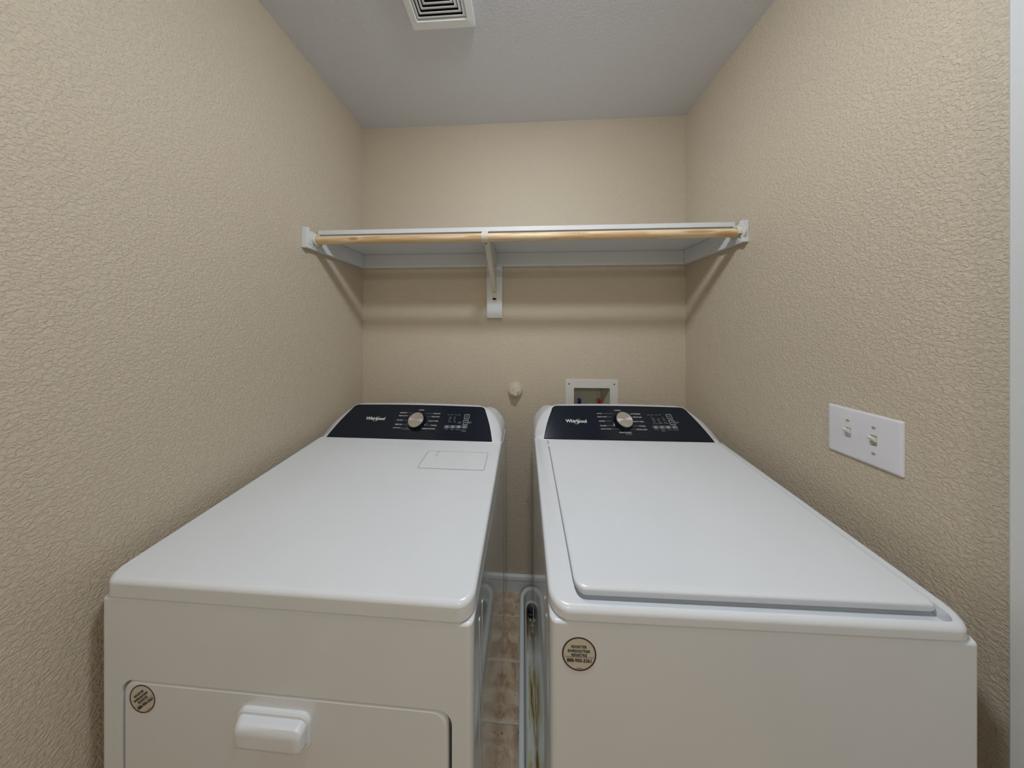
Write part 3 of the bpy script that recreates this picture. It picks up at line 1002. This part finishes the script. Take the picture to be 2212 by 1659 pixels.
touch_controls(dry, D0, face, dy0, dz0, (-.2387, .0905 + .0045), (-.2395, .0666 + .0045), [(x, v + .0045) for x, v in ((-.3122, .0470), (-.2882, .0475), (-.2642, .0480), (-.2398, .0485))], (.0212, .0118), (.0205, .0185))
# lint screen door in the top cover
k = (dz0 - .003 - .887) / (dy0 - .428)
tz = lambda y: ytop(y)
bm = bmesh.new()
a = rrect(-.345, -.130, .738, .822, .006, 4)
b = rrect(-.343, -.132, .740, .820, .005, 4)
loft(bm, [[(x, y, tz(y) - .003) for x, y in a], [(x, y, tz(y) + .0008) for x, y in a], [(x, y, tz(y) + .0022) for x, y in b]], False, True)
lint = obj('lint_screen_door', W(bm, D0), M['plastic'], dry)
boolean(lint, W(bx(-.309, -.300, .792, .830, .91, .96), D0))
bm = bmesh.new()
a = rrect(-.348, -.127, .735, .825, .007, 4); b = rrect(-.3455, -.1295, .7375, .8225, .006, 4)
loft(bm, [[(x, y, tz(y) + .0002) for x, y in a], [(x, y, tz(y) + .0007) for x, y in a], [(x, y, tz(y) + .0007) for x, y in b], [(x, y, tz(y) + .0002) for x, y in b]], False, False)
obj('lint_door_rim', W(bm, D0), M['rim_grey'], dry, 0)
# front door with rounded corners in a shallow pocket of the cabinet front
FY = .408
bm = bmesh.new()
a = rrect(-.776, -.126, .13, .694, .026, 6)
loft(bm, [[(x, FY - .02, z) for x, z in a], [(x, FY + .022, z) for x, z in a]])
boolean(cab, W(bm, D0))
for p in cab.data.polygons:
    p.material_index = 1 if abs(p.normal.x) > .7 and (p.center.x < -.36 or p.center.x > .36) else 0
bm = bmesh.new()
for (i, y) in ((.0, 0),):
    L = []
    for ins, yy in ((.0045, FY + .0155), (.0045, FY + .004), (.0060, FY + .0012), (.009, FY + .0)):
        a = rrect(-.776 + ins * .9, -.126 - ins * 1.6, .13 + ins, .694 - ins * .75, .026 - ins * .5, 6)
        L.append([(x, yy, z) for x, z in a])
    loft(bm, L)
ddoor = obj('door', W(bm, D0), M['enamel'], dry, 12)
obj('door_gap_shade', W(bx(-.772, -.130, FY + .0158, FY + .0215, .134, .690), D0), M['seam'], ddoor, 0)  # dark slab filling the pocket, puts the shade of the door gap into colour
# handle: a rim plate and a rounded grip standing out from it
bm = bmesh.new()
L = []
for ins, yy in ((0, FY), (0, FY - .004), (.002, FY - .006)):
    L.append([(x, yy, z) for x, z in rrect(-.531 + ins, -.388 - ins, .608 + ins, .668 - ins, (.006, .006, .018, .018), 5)])
loft(bm, L)
obj('handle_plate', W(bm, D0), M['plastic'], ddoor)
bm = bmesh.new()
L = []
for (x0, x1, z0_, z1_, r, yy) in ((-.528, -.392, .616, .661, .013, FY - .0055), (-.524, -.392, .617, .661, .015, FY - .012), (-.520, -.393, .619, .660, .014, FY - .017), (-.515, -.397, .623, .655, .011, FY - .020), (-.505, -.406, .629, .648, .007, FY - .021)):
    L.append([(x, yy, z) for x, z in rrect(x0, x1, z0_, z1_, (r * .5, r * .5, r, r), 5)])
loft(bm, L)
obj('handle_grip', W(bm, D0), M['enamel'], ddoor, 45)
register_sticker(ddoor, D0, -.731, .660, FY - .0001, .0275, math.radians(38))

# ---------------------------------------------------------------- DRAIN PAN
pan = empty('drain_pan', (.39, .78, 0), 'white plastic drain pan with rust stains under the washer', 'drain pan')
P0 = Vector((.39, .78, 0))
PX0, PX1, PY0, PY1 = -.014, .800, .395, 1.180
def pl_(ins, z, r): return [(x, y, z) for x, y in rrect(PX0 + ins, PX1 - ins, PY0 + ins, PY1 - ins, r, 8)]
bm = bmesh.new()
loft(bm, [pl_(.010, .0005, .045), pl_(.004, .048, .052), pl_(0, .050, .056), pl_(0, .055, .056), pl_(.004, .058, .052), pl_(.015, .058, .041), pl_(.018, .055, .038), pl_(.0235, .010, .032), pl_(.029, .0045, .027)], True, False)
obj('pan_wall', W(bm, P0), M['pan'], pan)
bm = bmesh.new()
loft(bm, [pl_(.0285, .0015, .027), pl_(.0285, .0045, .027)], True, True)
pf = obj('pan_floor', bm, M['pan_stained'], pan, 0)
pf.location = -P0
bm = bmesh.new()
lathe(bm, [(.013, 0), (.017, .001), (.017, .010), (.012, .013), (.009, .010), (0, .008)], (.036, 1.108, .0046), (0, 0, 1), 20)
obj('drain_fitting', W(bm, P0), M['rubber'], pan)
bm = bmesh.new()
for i in range(9):
    c_ = Vector((.036 + random.uniform(-.006, .010), 1.085 - i * .008 + random.uniform(-.003, .003), .0046))
    r_ = random.uniform(.003, .007)
    lathe(bm, [(r_, 0), (r_ * .8, r_ * .5), (0, r_ * .7)], tuple(c_), (0, 0, 1), 7)
db = obj('grime_crumbs', W(bm, P0), M['grout'], pan)
db['kind'] = 'stuff'

# ---------------------------------------------------------------- WASHER
FOOT = .0047
WX0, WX1 = .047, .749
W0 = Vector(((WX0 + WX1) / 2, .413, .0047))
wa = empty('washing_machine', W0, 'white top-loading washer on the right with a flat lid', 'washing machine', rz=math.radians(.35))
wy0, wz0, wh = .893, .945, .135
wcab, wtop, wyt = appliance_shell(wa, W0, WX0, WX1, .411, 1.085, .062, .861, wy0, wz0, .886, .036)
LX0, LX1, LY0, LY1 = .097, .723, .436, wy0 - .006
# pocket for the lid and deeper finger recess in front of it
bm = bmesh.new()
a = rrect(LX0 - .0025, LX1 + .0025, LY0 - .002, LY1 + .003, (.020, .014, .004, .004), 5)
loft(bm, [[(x, y, wyt(y) - .010) for x, y in a], [(x, y, 1.0) for x, y in a]])
boolean(wtop, W(bm, W0))
bm = bmesh.new()
a = rrect(LX0 + .002, LX1 - .001, LY0 - .014, LY0 + .05, (.022, .012, .004, .004), 6)
b = rrect(LX0 - .001, LX1 + .002, LY0 - .018, LY0 + .054, (.024, .015, .004, .004), 6)
loft(bm, [[(x, y, wyt(y) - .018) for x, y in a], [(x, y, wyt(y) - .002) for x, y in b], [(x, y, 1.0) for x, y in b]])
boolean(wtop, W(bm, W0))
bm = bmesh.new()
L = []
for ins, dz in ((.0015, -.0095), (.0, -.006), (0, .001), (.0012, .0035), (.0045, .0052), (.012, .0056)):
    a = rrect(LX0 + ins, LX1 - ins, LY0 + ins, LY1 - ins * .3, (.020, .010, .003, .003), 6)
    L.append([(x, y, wyt(y) + dz) for x, y in a])
loft(bm, L)
lid = obj('lid', W(bm, W0), M['enamel'], wa, 40)
# hinge pin showing at the rear left corner of the lid
bm = bmesh.new()
cyl(bm, (LX0 - .0024, LY1 - .030, wyt(LY1) - .003), (LX0 + .0010, LY1 - .030, wyt(LY1) - .003), .006, n=14)
obj('lid_hinge', W(bm, W0), M['plastic'], wa)
wcons, wface = console(wa, W0, WX0, WX1, wy0, wz0, wh)
vbw = lambda x: .0077 + .0073 * (x - .0955) / .618
dial(wa, W0, .4004, .0817 - vbw(.40), wy0, wz0)
labels(wa, W0, wface, wy0, wz0, [
    ('NORMAL', 0.3931, 0.1292, 0.0263), ('JEANS', 0.3158, 0.1135, 0.0196), ('HEAVY DUTY', 0.3241, 0.1002, 0.0388), ('WHITES', 0.3183, 0.0823, 0.0238),
    ('COLORS', 0.3193, 0.0642, 0.0252), ('QUICK WASH', 0.3267, 0.0512, 0.0396), ('ACTIVEWEAR', 0.4605, 0.1160, 0.0394), ('DELICATES', 0.4637, 0.1026, 0.0337),
    ('BULKY ITEMS', 0.4620, 0.0846, 0.0402), ('TOWELS', 0.4693, 0.0669, 0.0260), ('DRAIN & SPIN', 0.4633, 0.0535, 0.0403), ('CLEAN WASHER', 0.3963, 0.0398, 0.0473)],
    [('with affresh', 0.4083, 0.0343, 0.0249), ('Soak', 0.5116, 0.1137, 0.0105), ('Wash', 0.5256, 0.1140, 0.0093), ('Rinse', 0.5416, 0.1143, 0.0087),
     ('Spin', 0.5556, 0.1146, 0.0099), ('Hot', 0.5208, 0.1033, 0.0069), ('Warm', 0.5238, 0.0970, 0.0121), ('Cool', 0.5225, 0.0910, 0.0097),
     ('Cold', 0.5228, 0.0845, 0.0097), ('Tap Cold', 0.5247, 0.0779, 0.0210), ('Extra', 0.5440, 0.0983, 0.0104), ('Rinse', 0.5436, 0.0932, 0.0103),
     ('Fabric', 0.5447, 0.0847, 0.0125), ('Softener', 0.5473, 0.0803, 0.0159), ('On', 0.5622, 0.1041, 0.0064), ('Deep', 0.5645, 0.0975, 0.0109),
     ('Water', 0.5648, 0.0936, 0.0103), ('Auto', 0.5663, 0.0851, 0.0125), ('Sensing', 0.5677, 0.0807, 0.0147), ('Hold to', 0.6110, 0.0875, 0.0142),
     ('Start', 0.6099, 0.0834, 0.0091), ('Temp', 0.5208, 0.0540, 0.0154), ('Rinse', 0.5448, 0.0545, 0.0145), ('Options', 0.5690, 0.0551, 0.0205),
     ('Presoak', 0.5931, 0.0556, 0.0188), ('Options', 0.5449, 0.0496, 0.0144)],
    [(0.3286, 0.3717, 0.1144), (0.3458, 0.3605, 0.1008), (0.3331, 0.3557, 0.0830), (0.3348, 0.3593, 0.0650), (0.3489, 0.3771, 0.0522),
     (0.4276, 0.4380, 0.1158), (0.4344, 0.4441, 0.1024), (0.4342, 0.4391, 0.0843), (0.4295, 0.4530, 0.0667), (0.4156, 0.4406, 0.0535)], vbw)
logo(wa, W0, wface, .1741, .2575, .0776 - vbw(.21), wy0, wz0)
on_face(wa, W0, wface, 'pointer_mark', flat_rect(.0022, .0080), M['print'], .3618, .0673 - vbw(.36), wy0, wz0, .0028, math.radians(-12))
on_face(wa, W0, wface, 'pointer_mark', flat_rect(.0007, .0050), M['print_grey'], .3975, .0445 - vbw(.39), wy0, wz0, .0028)
touch_controls(wa, W0, wface, wy0, wz0, (.5902, .1086 - .0135), (.5910, .0850 - .0135), [(x, v - .0133) for x, v in ((.5201, .0645), (.5443, .0650), (.5678, .0655), (.5930, .0660))], (.0212, .0118), (.0205, .0185))
register_sticker(wa, W0, .0975, .805, .411 - .0002, .0300, 0)
